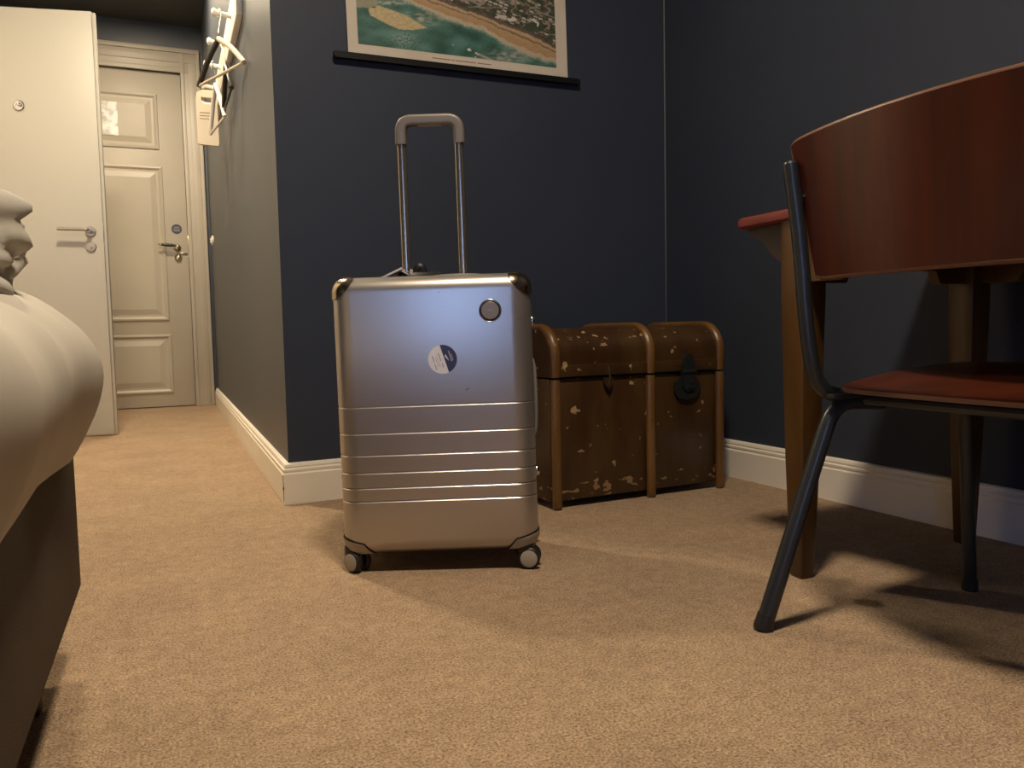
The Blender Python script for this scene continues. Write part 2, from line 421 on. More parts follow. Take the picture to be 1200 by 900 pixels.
# closed panelled door
d1 = struct('door_1', box(((DL+DR)/2, HALL_END+0.035, DT/2+0.005), (DR-DL-0.004, 0.045, DT-0.002), 0.002), 'door_cream')
YF = HALL_END+0.0125          # door face
def panel(x0, x1, z0, z1):
    fr = B()
    w = 0.042
    # sunk moulding: four mitred sloping strips, then a raised field
    def strip(a, b, c, d): fr.faces.new([fr.verts.new(Vector(p)) for p in (a, b, c, d)])
    def rect(i, y): return [(x0+i, y, z0+i), (x1-i, y, z0+i), (x1-i, y, z1-i), (x0+i, y, z1-i)]
    lv = [(0, YF), (0.004, YF-0.010), (0.016, YF-0.012), (0.030, YF-0.0015), (0.045, YF-0.001), (0.085, YF-0.010)]
    add_rings(fr, [rect(i, y) for i, y in lv], cap0=False)
    obj('panel', fr, 'door_cream', d1, smooth=12)
panel(-0.604, 0.0, 1.895, 2.295)
panel(-0.604, 0.012, 0.645, 1.775)
panel(-0.604, 0.018, 0.105, 0.545)
# lever handle of the closed door
hx, hz = 0.089, 1.185
lh = obj('lever_handle', lathe([(0.023, 0), (0.026, 0.006), (0.018, 0.012), (0.011, 0.016), (0.011, 0.045), (0.014, 0.05), (0.0, 0.052)], (hx, YF, hz), (0, -1, 0)), 'brass', d1)
obj('grip', lathe([(0.010, 0), (0.008, 0.01), (0.011, 0.03), (0.012, 0.07), (0.008, 0.105), (0.0, 0.108)], (hx-0.006, YF-0.045, hz+0.012), (-1, 0, 0.06)), 'blackpl', lh)
obj('grip_tip', lathe([(0.008, 0), (0.009, 0.008), (0.005, 0.02), (0, 0.026)], (hx-0.110, YF-0.045, hz+0.019), (-1, 0, 0.06)), 'brass', lh)
obj('lock_knob', lathe([(0.025, 0), (0.026, 0.006), (0.020, 0.014), (0.016, 0.02), (0, 0.022)], (0.092, YF, 1.110), (0, -1, 0)), 'brass', d1)
obj('bolt', box((0.128, YF-0.006, 1.145), (0.055, 0.010, 0.008), 0.002), 'brass', d1)
obj('strike_plate', box((0.1655, HALL_END-0.020, 1.155), (0.006, 0.004, 0.25), 0.001), 'brass', d1)
dk = tag(obj('door_sticker', lathe([(0.036, 0), (0.036, 0.0015), (0, 0.0015)], (0.090, YF, 1.323), (0, -1, 0), 28), 'door_dark'), 'round dark sticker on the panelled door above its lever handle', 'sticker')
for dz, wd in ((0.014, 0.034), (0.0, 0.050), (-0.013, 0.040)):
    obj('print_line', box((0.090, YF-0.0019, 1.323+dz), (wd, 0.0006, 0.0045)), 'print_grey', dk)
nt_ = tag(obj('door_notice', box((-0.315, YF-0.0125, 2.095), (0.100, 0.002, 0.236)), 'notice'), 'white printed notice on the top panel of the panelled door', 'notice')

# open flush door
E0 = Vector((-0.295, 4.761, 0)); ud = Vector((-0.979, 0.205, 0)).normalized(); nd = Vector((-ud.y, ud.x, 0)); nd = nd if nd.y < 0 else -nd   # nd towards the camera
RD = Matrix((( -ud.x, -nd.x, 0), (-ud.y, -nd.y, 0), (0, 0, 1)))   # local x = towards the free edge, y = away from the camera
def dp(s, out, z): return E0 + ud*s + nd*out + Vector((0, 0, z))
DW, DH = 0.86, 2.222
d2_ = struct('door_2', box(dp(DW/2, -0.018, DH/2+0.008), (DW, 0.036, DH), 0.002, R=RD), 'door_white')
obj('rebate_lip', box(dp(-0.006, -0.028, DH/2+0.008), (0.014, 0.022, DH), 0.002, R=RD), 'door_white', d2_)
rs = 0.060
lv2 = obj('lever_handle', lathe([(0.026, 0), (0.026, 0.008), (0.024, 0.010), (0.011, 0.010), (0.0105, 0.05), (0, 0.052)], dp(rs, 0, 1.092), nd), 'nickel', d2_)
obj('lever', tube(fillet([dp(rs, 0.02, 1.094), dp(rs, 0.055, 1.096), dp(rs+0.145, 0.055, 1.100)], 0.02), 0.0095, 14), 'nickel', lv2)
lk = obj('lock_escutcheon', lathe([(0.026, 0), (0.026, 0.008), (0.024, 0.010), (0, 0.010)], dp(rs+0.002, 0, 1.012), nd), 'nickel', d2_)
obj('cylinder', box(dp(rs+0.002, 0.012, 1.010), (0.012, 0.010, 0.026), 0.004, R=RD), 'chrome', lk)
obj('latch_plate', box(dp(0.0005, -0.009, 1.095), (0.003, 0.016, 0.09), 0.001, R=RD), 'nickel', d2_)
hk = obj('viewer_ring', lathe([(0.027, 0), (0.027, 0.005), (0.022, 0.009), (0.013, 0.009), (0.013, 0.006), (0, 0.006)], dp(0.368, 0, 1.735), nd), 'chrome', d2_)
obj('viewer_cover', lathe([(0.011, 0), (0.012, 0.008), (0.008, 0.018), (0, 0.02)], dp(0.362, 0.007, 1.739), nd), 'chrome', hk)

# light switch at the far end of the hall wall
sw = thing('light_switch', 'small white oval switch on the hall wall beside the door frame', 'switch', (0.324, 6.09, 1.206))
obj('plate', lathe([(0.034, 0), (0.036, 0.008), (0.030, 0.013), (0, 0.015)], (0.324, 6.09, 1.206), (-1, 0, 0)), 'hanger_white', sw)
obj('rocker', box((0.307, 6.09, 1.206), (0.008, 0.022, 0.034), 0.003), 'hanger_white', sw)

# ------------------------------------------------------------------ coat rack, hangers, bag
RX = 0.298
rack = thing('coat_rack', 'white wall-mounted peg board with knobbed pegs along the hall wall', 'coat rack', (0.311, 4.3, 1.775))
obj('board', box((0.311, (3.32+5.25)/2, 1.845), (0.026, 5.25-3.32, 0.14), 0.004), 'hanger_white', rack)
PEGS = [(3.54, 1.845), (3.94, 1.862), (4.31, 1.875), (4.68, 1.875), (5.03, 1.875)]
for y, z in PEGS:
    obj('peg', lathe([(0.015, 0), (0.0105, 0.006), (0.0095, 0.03), (0.010, 0.052), (0.016, 0.063), (0.017, 0.070), (0.011, 0.077), (0, 0.078)], (RX, y, z), (-1, 0, 0.10), 18), 'hanger_white', rack)

def hanger(name, label, e0, e1, rise, hook_to, m_dark, m_bar, hm, r=0.011):
    e0 = Vector(e0); e1 = Vector(e1); mid = (e0+e1)/2; ap = mid+Vector((0, 0, rise))
    t = thing(name, label, 'hanger', (mid.x, mid.y, mid.z), group='clothes hangers on the peg board')
    for e, m in ((e0, m_dark[0]), (e1, m_dark[1])):
        c = (ap+e)/2 + Vector((0, 0, 0.012))
        obj('shoulder', tube(smooth_path([ap, c, e], 6), [r*1.0]*12+[r*0.9], 10), m, t)
    obj('bar', tube([e0, mid, e1], 0.006, 10), m_bar, t)
    hk = Vector(hook_to)
    d = (e1-e0).normalized()
    P = [ap-Vector((0, 0, 0.004)), ap+Vector((0, 0, 0.03)), hk+Vector((0, 0, -0.01))+d*0.016, hk+Vector((0, 0, 0.010))+d*0.014, hk+Vector((0, 0, 0.018)), hk+Vector((0, 0, 0.008))-d*0.018, hk+Vector((0, 0, -0.012))-d*0.018]
    obj('hook', tube(smooth_path(P, 5), 0.0022, 8), hm, t)
    return t
hanger('coat_hanger', 'dark hanger with one pale arm on the nearest peg, swung out from the wall', (0.165, 3.649, 1.580), (0.312, 3.238, 1.567), 0.140, (0.250, 3.54, 1.850), ('hanger_dark', 'hanger_pale'), 'hanger_pale', 'chrome')
hanger('coat_hanger', 'white hanger hanging behind the dark swung-out one', (0.245, 4.43, 1.565), (0.293, 4.05, 1.565), 0.20, (0.262, 4.31, 1.878), ('hanger_white', 'hanger_white'), 'hanger_white', 'chrome')
hanger('coat_hanger', 'black hanger hanging flat against the hall wall', (0.292, 4.10, 1.60), (0.300, 3.70, 1.60), 0.15, (0.280, 3.94, 1.864), ('hanger_dark', 'hanger_dark'), 'hanger_dark', 'chrome')
# bag on the last peg
bgt = thing('paper_bag', 'cream paper bag with a slot handle hanging at the far end of the peg board', 'bag', (0.25, 4.70, 1.50))
outl = [(-0.035, 0.02), (-0.072, 0.0), (-0.078, -0.04), (-0.078, -0.30), (-0.072, -0.31), (0.060, -0.315), (0.068, -0.30), (0.068, -0.04), (0.062, 0.0), (0.03, 0.02)]
bx, by, bz = 0.250, 4.665, 1.835
outl = [(x*0.74, z*0.88) for x, z in outl]
bm = B()
hole = [(-0.032, -0.022), (0.026, -0.022), (0.018, -0.052), (-0.005, -0.062), (-0.026, -0.052)]
def bag_side(y):
    # panel with a real slot: outline bridged to the hole
    vo = [bm.verts.new((bx+p[0], y, bz+p[1])) for p in outl]; vh = [bm.verts.new((bx+p[0], y, bz+p[1])) for p in hole]
    es = [bm.edges.new((vo[i], vo[(i+1) % len(vo)])) for i in range(len(vo))]+[bm.edges.new((vh[i], vh[(i+1) % len(vh)])) for i in range(len(vh))]
    bmesh.ops.triangle_fill(bm, use_beauty=True, edges=es)
    return vo, vh
o1, h1 = bag_side(by-0.012); o2, h2 = bag_side(by+0.012)
for a, b in ((o1, o2), (h1, h2)):
    for i in range(len(a)):
        bm.faces.new((a[i], a[(i+1) % len(a)], b[(i+1) % len(b)], b[i]))
obj('bag_body', bm, 'bag', bgt)
for k in range(3):
    obj('print_line', box((bx-0.012, by-0.0126, bz-0.105-0.016*k), (0.060, 0.0008, 0.004)), 'print_brown', bgt)

# ------------------------------------------------------------------ poster
uw = (Bc-A).normalized()
tilt = math.atan2(1.41761-1.40186, 0.79261)
up_ = Vector((0, 0, 1)); ct, st_ = math.cos(tilt), math.sin(tilt)
ax = uw*ct + up_*st_; az = -uw*st_ + up_*ct
PO = A + uw*0.23122 + nb*0.014 + up_*1.40186        # bottom-left of the sheet
PW, PH = 0.7928, 0.62
def pp(s, z, out=0.0): return PO + ax*s + az*z + nb*out
poster = thing('wall_poster', 'aerial beach photograph poster hung on black rods on the back wall', 'poster', tuple(PO))
def sheet(s0, s1, z0, z1, o0, o1):
    bm = B(); add_prism(bm, [pp(s0, z0, o0), pp(s1, z0, o0), pp(s1, z1, o0), pp(s0, z1, o0)], nb*(o1-o0)); return bm
obj('paper_sheet', sheet(0, PW, -0.004, PH, -0.001, 0.001), 'paper', poster)
def rod(z, nm):
    o = obj(nm, sheet(-0.044, 0.838, z-0.010, z+0.009, -0.010, 0.009), 'rod', poster)
    for s in (-0.044, 0.838):
        sg = -1 if s < 0 else 1
        obj('rod_end', lathe([(0.009, 0), (0.009, 0.003), (0.004, 0.005), (0, 0.005)], pp(s, z-0.001, 0.001), ax*sg, 14), 'blackpl', o)
rod(-0.009, 'hanging_rod'); rod(PH+0.006, 'hanging_rod')
# the printed photograph: a fine grid whose colours are worked out point by point
IX0, IX1, IZ0, IZ1 = 0.0330, 0.7478, 0.0310, 0.585
def interp(tab, x):
    if x <= tab[0][0]:
        (x0, y0), (x1, y1) = tab[0], tab[1]
    elif x >= tab[-1][0]:
        (x0, y0), (x1, y1) = tab[-2], tab[-1]
    else:
        for (x0, y0), (x1, y1) in zip(tab, tab[1:]):
            if x0 <= x <= x1: break
    return y0+(y1-y0)*(x-x0)/(x1-x0)
SHORE = [(475, 0), (497, 11), (530, 24.5), (558, 32), (586, 49.5), (609, 60), (631, 67.5), (651, 72.5)]
ROADL = [(505, -3), (530, 5.6), (560, 16), (590, 27.5), (620, 38), (651, 55)]
SPIT = [(430, 11), (441, 6.5), (457, 12), (474, 19.5), (494, 32.5), (480, 34.5), (463.5, 34.7), (448, 27), (432, 18)]
def inpoly(x, y, P):
    c = False; j = len(P)-1
    for i in range(len(P)):
        if (P[i][1] > y) != (P[j][1] > y) and x < (P[j][0]-P[i][0])*(y-P[i][1])/(P[j][1]-P[i][1])+P[i][0]: c = not c
        j = i
    return c
def nz(x, y, s=0.0): return noise.noise(Vector((x, y, s)))
def mixc(a, b, t):
    t = max(0.0, min(1.0, t)); return tuple(a[i]+(b[i]-a[i])*t for i in range(3))
def photo_col(X, Y):
    """colour (sRGB 0..255) of the print"""
    wob = 2.2*nz(X*0.12, Y*0.12, 1)+1.0*nz(X*0.5, Y*0.5, 2)
    shore = interp(SHORE, X)+wob; road = interp(ROADL, X)+0.6*wob
    if Y > shore:
        c = mixc((38, 84, 70), (86, 132, 122), 0.45+0.9*nz(X*0.05, Y*0.09, 3)+0.25*nz(X*0.3, Y*0.6, 4))
        c = mixc(c, (30, 66, 52), (Y-40)/60+0.3*nz(X*0.08, Y*0.1, 5)+(440-X)/60*0.5)
        d = Y-shore
        if d < 6: c = mixc((205, 195, 172), c, d/6+0.5*nz(X*0.6, Y*0.9, 6))
        s = math.exp(-(((X-467)/16)**2+((Y-46)/11)**2)); c = mixc(c, (165, 182, 172), s*(0.55+0.9*nz(X*0.5, Y*0.5, 7)))
        s = math.exp(-(((X-592)/30)**2+((Y-66)/9)**2)); c = mixc(c, (165, 165, 155), s*(0.75+1.1*nz(X*0.16, Y*0.3, 8)))
        s = math.exp(-(((X-490)/26)**2+((Y-21)/8)**2)); c = mixc(c, (176, 172, 150), s*(0.55+1.2*nz(X*0.12, Y*0.4, 9)))
        s = math.exp(-(((X-455)/18)**2+((Y-3)/3)**2)); c = mixc(c, (190, 186, 165), s*(0.8+1.2*nz(X*0.2, Y*0.4, 9)))
        if X < 440 and Y < 9+wob: c = mixc(c, (170, 160, 130), 0.8)
        if inpoly(X+wob*0.8, Y+wob*0.5, SPIT):
            c = mixc((208, 190, 146), (190, 168, 118), 0.5+1.1*nz(X*0.3, Y*0.4, 10))
        for bx_, by_, rr in ((541.5, 57.5, 1.9), (543, 58.6, 1.4), (550, 61.5, 1.2), (552.5, 63.0, 1.2), (549, 66.5, 1.0), (523, 52, 0.8)):
            if (X-bx_)**2+((Y-by_)*1.2)**2 < rr*rr: c = (228, 226, 216)
        if 553 < X < 575 and abs(Y-(63+(X-553)*0.45)) < 1.4: c = mixc(c, (200, 186, 165), 0.7)
        return c
    if Y > road:
        t = (Y-road)/max(1.0, shore-road)
        c = mixc((196, 170, 132), (176, 140, 98), t+0.4*nz(X*0.1, Y*0.4, 11))
        if abs(t-0.36) < 0.05: c = mixc(c, (110, 84, 60), 0.7)
        if t > 0.85: c = mixc(c, (208, 190, 160), 0.7)
        if t < 0.14: c = mixc(c, (74, 62, 54), 0.75)
        return c
    # town: blocks of roofs and trees
    ux, uy = X*0.94+Y*0.34, -X*0.36+Y*0.93
    cx, cy = math.floor(ux/6.5), math.floor(uy/3.6)
    r1 = noise.cell(Vector((cx*1.7, cy*2.3, 0.5))); r2_ = noise.cell(Vector((cx*3.1+7, cy*1.3, 9.5)))
    fx, fy = ux/6.5-cx, uy/3.6-cy
    c = mixc((44, 50, 40), (92, 96, 74), 0.5+0.9*nz(X*0.25, Y*0.35, 12))
    if abs(r1) % 1 < 0.52 and 0.12 < fx < 0.9 and 0.2 < fy < 0.85:
        pal = ((214, 206, 192), (150, 112, 92), (188, 176, 158), (122, 92, 78), (206, 198, 186), (168, 150, 132))
        c = pal[int(abs(r2_)*997) % 6]
        if fy > 0.66: c = mixc(c, (40, 38, 34), 0.6)
    if abs(nz(X*0.05, Y*0.12, 14)) < 0.05: c = (150, 140, 124)
    if road-Y < 2.5: c = mixc(c, (70, 62, 54), 0.6)
    if 612 < X < 636 and 27 < Y < 37: c = mixc(c, (58, 72, 46), 0.85)
    if inpoly(X, Y, [(617, 21.5), (620, 21.5), (630, 26.5), (629, 31), (627, 30.5), (627.5, 27.5)]): c = (226, 222, 212)
    if inpoly(X, Y, [(589, 21), (600, 20.5), (603, 23.5), (592, 25)]): c = (216, 208, 194)
    if inpoly(X, Y, [(578, 16), (590, 18.5), (588, 23), (577, 19)]): c = (204, 190, 176)
    return c
NX, NZ = 300, 232
bm = B()
layer = bm.loops.layers.float_color.new('print')
grid = [[bm.verts.new(pp(IX0+(IX1-IX0)*i/NX, IZ0+(IZ1-IZ0)*j/NZ, 0.0016)) for i in range(NX+1)] for j in range(NZ+1)]
cols = []
for j in range(NZ+1):
    row = []
    for i in range(NX+1):
        a = i/NX; z = (IZ1-IZ0)*j/NZ
        X = 418+233*a; Y = 51.5+28.3*a - z*(385-43*a)
        c = photo_col(X, Y); row.append((lin(c[0]/255), lin(c[1]/255), lin(c[2]/255), 1))
    cols.append(row)
for j in range(NZ):
    for i in range(NX):
        f = bm.faces.new((grid[j][i], grid[j][i+1], grid[j+1][i+1], grid[j+1][i]))
        for lp, (a, b) in zip(f.loops, ((i, j), (i+1, j), (i+1, j+1), (i, j+1))): lp[layer] = cols[b][a]
pm = bpy.data.materials.new('beach_photo_print'); pm.use_nodes = True
at = pm.node_tree.nodes.new('ShaderNodeAttribute'); at.attribute_name = 'print'
hs = pm.node_tree.nodes.new('ShaderNodeHueSaturation'); hs.inputs['Value'].default_value = 0.80
pm.node_tree.links.new(at.outputs['Color'], hs.inputs['Color'])
pm.node_tree.links.new(hs.outputs['Color'], pm.node_tree.nodes['Principled BSDF'].inputs['Base Color'])
pm.node_tree.nodes['Principled BSDF'].inputs['Roughness'].default_value = 0.55
o = obj('printed_photo', bm, pm, poster); o['label'] = 'aerial print of green sea, sandy beach and seaside town'
for s0, s1 in ((0.279, 0.345), (0.349, 0.359), (0.363, 0.434), (0.442, 0.492)):
    o = obj('caption_line', sheet(s0, s1, 0.0135, 0.0165, 0.001, 0.0016), 'print_brown', poster)

# ------------------------------------------------------------------ bed
bed = thing('bed', 'double bed with cream duvet and brown upholstered base at the left edge', 'bed', (-0.95, 0.45, 0))
obj('bed_base', box((-0.95, 0.445, 0.245), (1.60, 2.01, 0.25), 0.012, 3), 'bedbase', bed)
for lx, ly in ((-0.208, 1.27), (-1.70, 1.27), (-0.208, -0.42), (-1.70, -0.42)):
    obj('leg', lathe([(0.016, 0), (0.018, 0.004), (0.026, 0.118), (0.026, 0.122)], (lx, ly, 0), (0, 0, 1), 16), 'darkwood', bed)
obj('mattress', box((-0.95, 0.445, 0.43), (1.58, 1.98, 0.15), 0.05, 4), 'duvet', bed)
bm = B(); rings = []
ZM = 0.475
prof = []
for k in range(9):                       # hem up to the bulge
    t = k/8; z = 0.352+(ZM-0.352)*t; prof.append((0.046*(1-t)**1.7, z))
for k in range(1, 13):                   # bulge over to the top
    a = k/12*PI/2; prof.append((0.145*(1-math.cos(a)), ZM+0.118*math.sin(a)))
for k in range(1, 11): prof.append((0.145+0.60*k/10, 0.593+0.035*math.sin(k/10*PI/2)))
def dup_pt(x, y, z):
    v = Vector((x, y, z))
    n1 = noise.noise(v*3.1); n2 = noise.noise(Vector((x*7, y*5, z*4))); n3 = noise.noise(Vector((x*16+3, y*9, z*7)))
    n4 = noise.noise(Vector((x*9+2, y*11, z*1.5)))
    return n1*0.012+n2*0.008+n3*0.004+n4*0.008
for ins, z in prof:
    x0, x1, y0, y1 = -1.815+ins, -0.099-ins, -0.62+ins, 1.485-ins
    r = max(0.02, 0.14-ins*0.15)
    pts = rrect(x0, x1, y0, y1, min(r, (x1-x0)/2-0.005), 10)
    # resample evenly
    P = [Vector((p[0], p[1], 0)) for p in pts]; P.append(P[0]); Ls = [0]
    for i in range(len(P)-1): Ls.append(Ls[-1]+(P[i+1]-P[i]).length)
    N = 220; ring = []; j = 0
    for k in range(N):
        d = Ls[-1]*k/N
        while Ls[j+1] < d: j += 1
        q = P[j].lerp(P[j+1], (d-Ls[j])/max(1e-9, Ls[j+1]-Ls[j]))
        cx, cy = (x0+x1)/2, (y0+y1)/2
        dv = Vector((q.x-max(x0+0.14, min(x1-0.14, q.x)), q.y-max(y0+0.14, min(y1-0.14, q.y)), 0))
        dv = dv.normalized() if dv.length > 1e-6 else Vector((0, 0, 0))
        dd = dup_pt(q.x, q.y, z)
        w_ = max(0, 1-ins/0.145)
        hemw = max(0, (0.40-z)/0.05)
        ring.append((q.x+dv.x*dd*w_, q.y+dv.y*dd*w_, z+dd*(1-w_)*1.5+hemw*0.008*math.sin(q.y*9+q.x*11)))
    rings.append(ring)
add_rings(bm, rings, cap0=False)
obj('duvet', bm, 'duvet', bed, smooth=80)
# crumpled throw heaped on the bed
def duvet_z(x):
    ins = -0.099-x
    if ins < 0.145: return ZM+0.118*math.sin(math.acos(max(-1, min(1, 1-ins/0.145))))
    return 0.593+0.035*math.sin(min(1, (ins-0.145)/0.6)*PI/2)
bm = B(); rings = []; NR, NT = 44, 150
for r_ in range(NR+1):
    t = r_/NR
    rad = 0.290+0.026*math.sin(min(1, t/0.6)*PI)-0.045*t if t < 0.6 else 0.263*math.cos((t-0.6)/0.4*PI/2)**0.75+0.004
    ring = []
    for k in range(NT):
        a = 2*PI*k/NT; ca, sa_ = math.cos(a), math.sin(a)
        q = Vector((ca*1.5, sa_*1.5, t*2.6+0.5*ca))
        q += 0.45*Vector((noise.noise(q*0.9), noise.noise(q*0.9+Vector((5, 0, 0))), noise.noise(q*0.9+Vector((0, 7, 0)))))
        f1 = abs(noise.noise(q*1.7+Vector((1.7, 0.3, 4.0)))); f2 = abs(noise.noise(q*3.4+Vector((9, 2, 1))))
        d = (0.100*f1**0.75+0.042*f2-0.034)*min(1, 0.35+t*2)
        rr = max(0.004, rad+d)
        x = -0.478+ca*rr*(1-0.10*t); y = 1.17+sa_*rr*0.88
        zb = duvet_z(x)-0.001
        ring.append((x, y, zb+(0.835+0.4*d-zb)*(1-(1-t)**1.2)))
    rings.append(ring)
add_rings(bm, rings)
tag(obj('bed_throw', bm, 'throw', smooth=80), 'crumpled pale throw heaped on top of the cream duvet', 'blanket')

# ------------------------------------------------------------------ suitcase (built in its own frame: x width, y depth, z up)
SA = math.atan2(-0.151, 0.36)
case = thing('suitcase', 'champagne hard-shell trolley suitcase standing with its handle pulled up', 'suitcase', (0.524, 1.625, 0), (0, 0, SA))
TILT = Matrix.Translation((0, 0.13, 0.03)) @ Matrix.Rotation(math.radians(-0.75), 4, 'Y') @ Matrix.Translation((0, -0.13, -0.03))
W2, DEP, Z0, Z1 = 0.2165, 0.262, 0.043, 0.650
GRO = (0.3695, 0.3115, 0.264, 0.2255, 0.192, 0.1625)
def shell_profile(off=0.0, grooves=True):
    pr = []; R = 0.034
    for k in range(9):
        a = PI/2*(1-k/8); pr.append((R*(1-math.cos(a)) if False else R*(1-math.cos(a)), Z0+R*(1-math.sin(a))))
    zs = []
    if grooves:
        for g in sorted(GRO): zs += [(0, g-0.0060), (0, g-0.0022), (0.0014, g-0.0007), (0.0018, g+0.0009), (0.0005, g+0.0018), (0, g+0.0026), (0, g+0.0060)]
    pr += zs
    for k in range(9):
        a = PI/2*k/8; pr.append((R*(1-math.cos(a)), Z1-R*(1-math.sin(a))))
    return pr
def shell_bm(off=0.0, grooves=True, y1=DEP):
    bm = B(); rings = []
    for ins, z in shell_profile(off, grooves):
        i = ins-off; zz = z+(off if z > 0.5 else -off if z < 0.06 else 0)
        rings.append([(p[0], p[1], zz) for p in rrect(-W2+i, W2-i, i, y1-i, max(0.012, 0.046-ins), 10)])
    add_rings(bm, rings)
    return bm
def sc(name, bm, m, parent=case, smooth=35, tilt=True):
    if tilt: bm.transform(TILT)
    return obj(name, bm, m, parent, smooth, local=True)
body = sc('shell', shell_bm(), 'shell', smooth=24)
# zip band between the half shells
bm = B(); rings = []
for y in (DEP*0.5-0.006, DEP*0.5+0.006):
    rings.append([(p[0], y, p[1]) for p in rrect(-W2-0.0012, W2+0.0012, Z0-0.0012, Z1+0.0012, 0.035, 8)])
add_rings(bm, rings, False, False)
sc('zip_band', bm, 'blackpl')
def cut(bm, co, no):
    """keep the side of the plane that no points to"""
    bmesh.ops.bisect_plane(bm, geom=bm.verts[:]+bm.edges[:]+bm.faces[:], plane_co=co, plane_no=no, clear_inner=True)
for sx in (-1, 1):
    for front in (True, False):
        bm = shell_bm(0.0022, False)
        c = Vector((sx*W2, 0 if front else DEP, Z1))
        cut(bm, c+Vector((-sx*0.060, 0, 0)), Vector((sx*1.0, -0.55 if front else 0.55, 0.95)).normalized())
        cut(bm, Vector((0, DEP/2-0.06 if front else DEP/2+0.06, 0)), Vector((0, -1 if front else 1, 0)))
        o = sc('corner_guard', bm, 'bumper')
        # rivets along the lower edge of the front guards
        if front:
            for t in (0.25, 0.75):
                p0 = Vector((sx*(W2-0.040), 0.004, Z1-0.0155)); p1 = Vector((sx*(W2-0.010), 0.012, Z1-0.046))
                sc('rivet', lathe([(0.0022, 0), (0.002, 0.001), (0, 0.0016)], p0.lerp(p1, t), (sx*0.3, -1, 0.4), 10), 'chrome', o)
    for front in (True, False):
        bm = shell_bm(0.0025, False)
        yy = 0.0 if front else DEP
        ctr = Vector((sx*W2, 0, 0.080))
        cut(bm, ctr, Vector((sx*0.22, 0, -1)).normalized())
        cut(bm, Vector((sx*(W2-0.054), 0, 0.062)), Vector((sx*1.0, 0, -0.75)).normalized())
        cut(bm, Vector((0, 0.085 if front else DEP-0.085, 0)), Vector((0, -1 if front else 1, 0)))
        hs_ = sc('wheel_housing', bm, 'housing')
        bm = shell_bm(0.0012, False)
        cut(bm, ctr+Vector((0, 0, 0.0026)), Vector((sx*0.22, 0, -1)).normalized())
        cut(bm, Vector((sx*(W2-0.0575), 0, 0.062)), Vector((sx*1.0, 0, -0.75)).normalized())
        cut(bm, Vector((0, 0.085 if front else DEP-0.085, 0)), Vector((0, -1 if front else 1, 0)))
        sc('seam_shade', bm, 'blackpl', hs_)  # black strip standing in for the shadow gap round the housing
# casters
def caster(x, y, yaw):
    c = Vector((x, y, 0)); a = Vector((math.cos(yaw), math.sin(yaw), 0))     # wheel axle direction
    tr = Vector((-a.y, a.x, 0))
    bm = B(); add_lathe(bm, [(0.020, 0.032), (0.022, 0.038), (0.022, 0.058), (0.018, 0.060)], c-tr*0.010, (0, 0, 1), 20)
    add_box(bm, c+Vector((0, 0, 0.030)), (0.012, 0.030, 0.034), 0.004, R=Matrix((( a.x, tr.x, 0), (a.y, tr.y, 0), (0, 0, 1))))
    cs = sc('caster', bm, 'blackpl', tilt=False)
    for s in (-1, 1):
        w_ = sc('wheel', lathe([(0.015, 0), (0.0215, 0.0005), (0.0242, 0.003), (0.0242, 0.010), (0.0215, 0.013), (0.018, 0.0135), (0, 0.0135)], c+a*s*0.0075+Vector((0, 0, 0.0242)), a*s, 28), 'black', cs, tilt=False)
        # hub cap
        hb = lathe([(0.0188, 0.0), (0.0188, 0.0012), (0.017, 0.0020), (0, 0.0020)], c+a*s*(0.0075+0.0133)+Vector((0, 0, 0.0242)), a*s, 28)
        sc('hub_cap', hb, 'housing', cs, tilt=False)
caster(-0.188, 0.030, math.radians(-90-38))
caster(0.195, 0.030, math.radians(-90-8))
caster(-0.188, DEP-0.035, math.radians(-90+30))
caster(0.197, DEP-0.030, math.radians(-90-30))
# telescopic handle
HY = 0.212
hx0, hx1, HT = -0.0725, 0.0635, 1.028
hdl = sc('telescopic_handle', box(((hx0+hx1)/2, HY, 0.650), (0.20, 0.040, 0.008), 0.003), 'grip')
for x in (hx0, hx1):
    sg = 1 if x > 0 else -1
    bm = B()
    rr = [(p[0]+x, p[1]+HY) for p in [(0.0108*math.cos(2*PI*k/28), 0.0085*math.sin(2*PI*k/28)) for k in range(28)]]
    add_rings(bm, [[(p[0], p[1], z) for p in rr] for z in (0.64, 0.985)])
    pol = sc('pole', bm, 'pole', hdl)
    for dz in (0, -0.0075):
        sc('rivet', lathe([(0.0016, 0), (0.0014, 0.0008), (0, 0.001)], (x-sg*0.003, HY-0.0065, 0.975+dz), (0, -1, 0), 8), 'blackpl', hdl)
path = fillet([(hx0-0.001, HY, 0.972), (hx0-0.001, HY, HT), (hx1+0.001, HY, HT), (hx1+0.001, HY, 0.972)], 0.030, 10)
bm = B(); rings = []
for i, p in enumerate(path):
    t = (path[min(i+1, len(path)-1)]-path[max(i-1, 0)]).normalized(); nrm = Vector((-t.z, 0, t.x)); 
    rings.append([p+nrm*q[0]+Vector((0, 1, 0))*q[1] for q in rrect(-0.0130, 0.0130, -0.012, 0.012, 0.007, 5)])
add_rings(bm, rings)
gr = sc('hand_grip', bm, 'grip', hdl)
sc('release_button', box((0.5*(hx0+hx1), HY, HT-0.0118), (0.055, 0.012, 0.004), 0.0015), 'housing', gr)
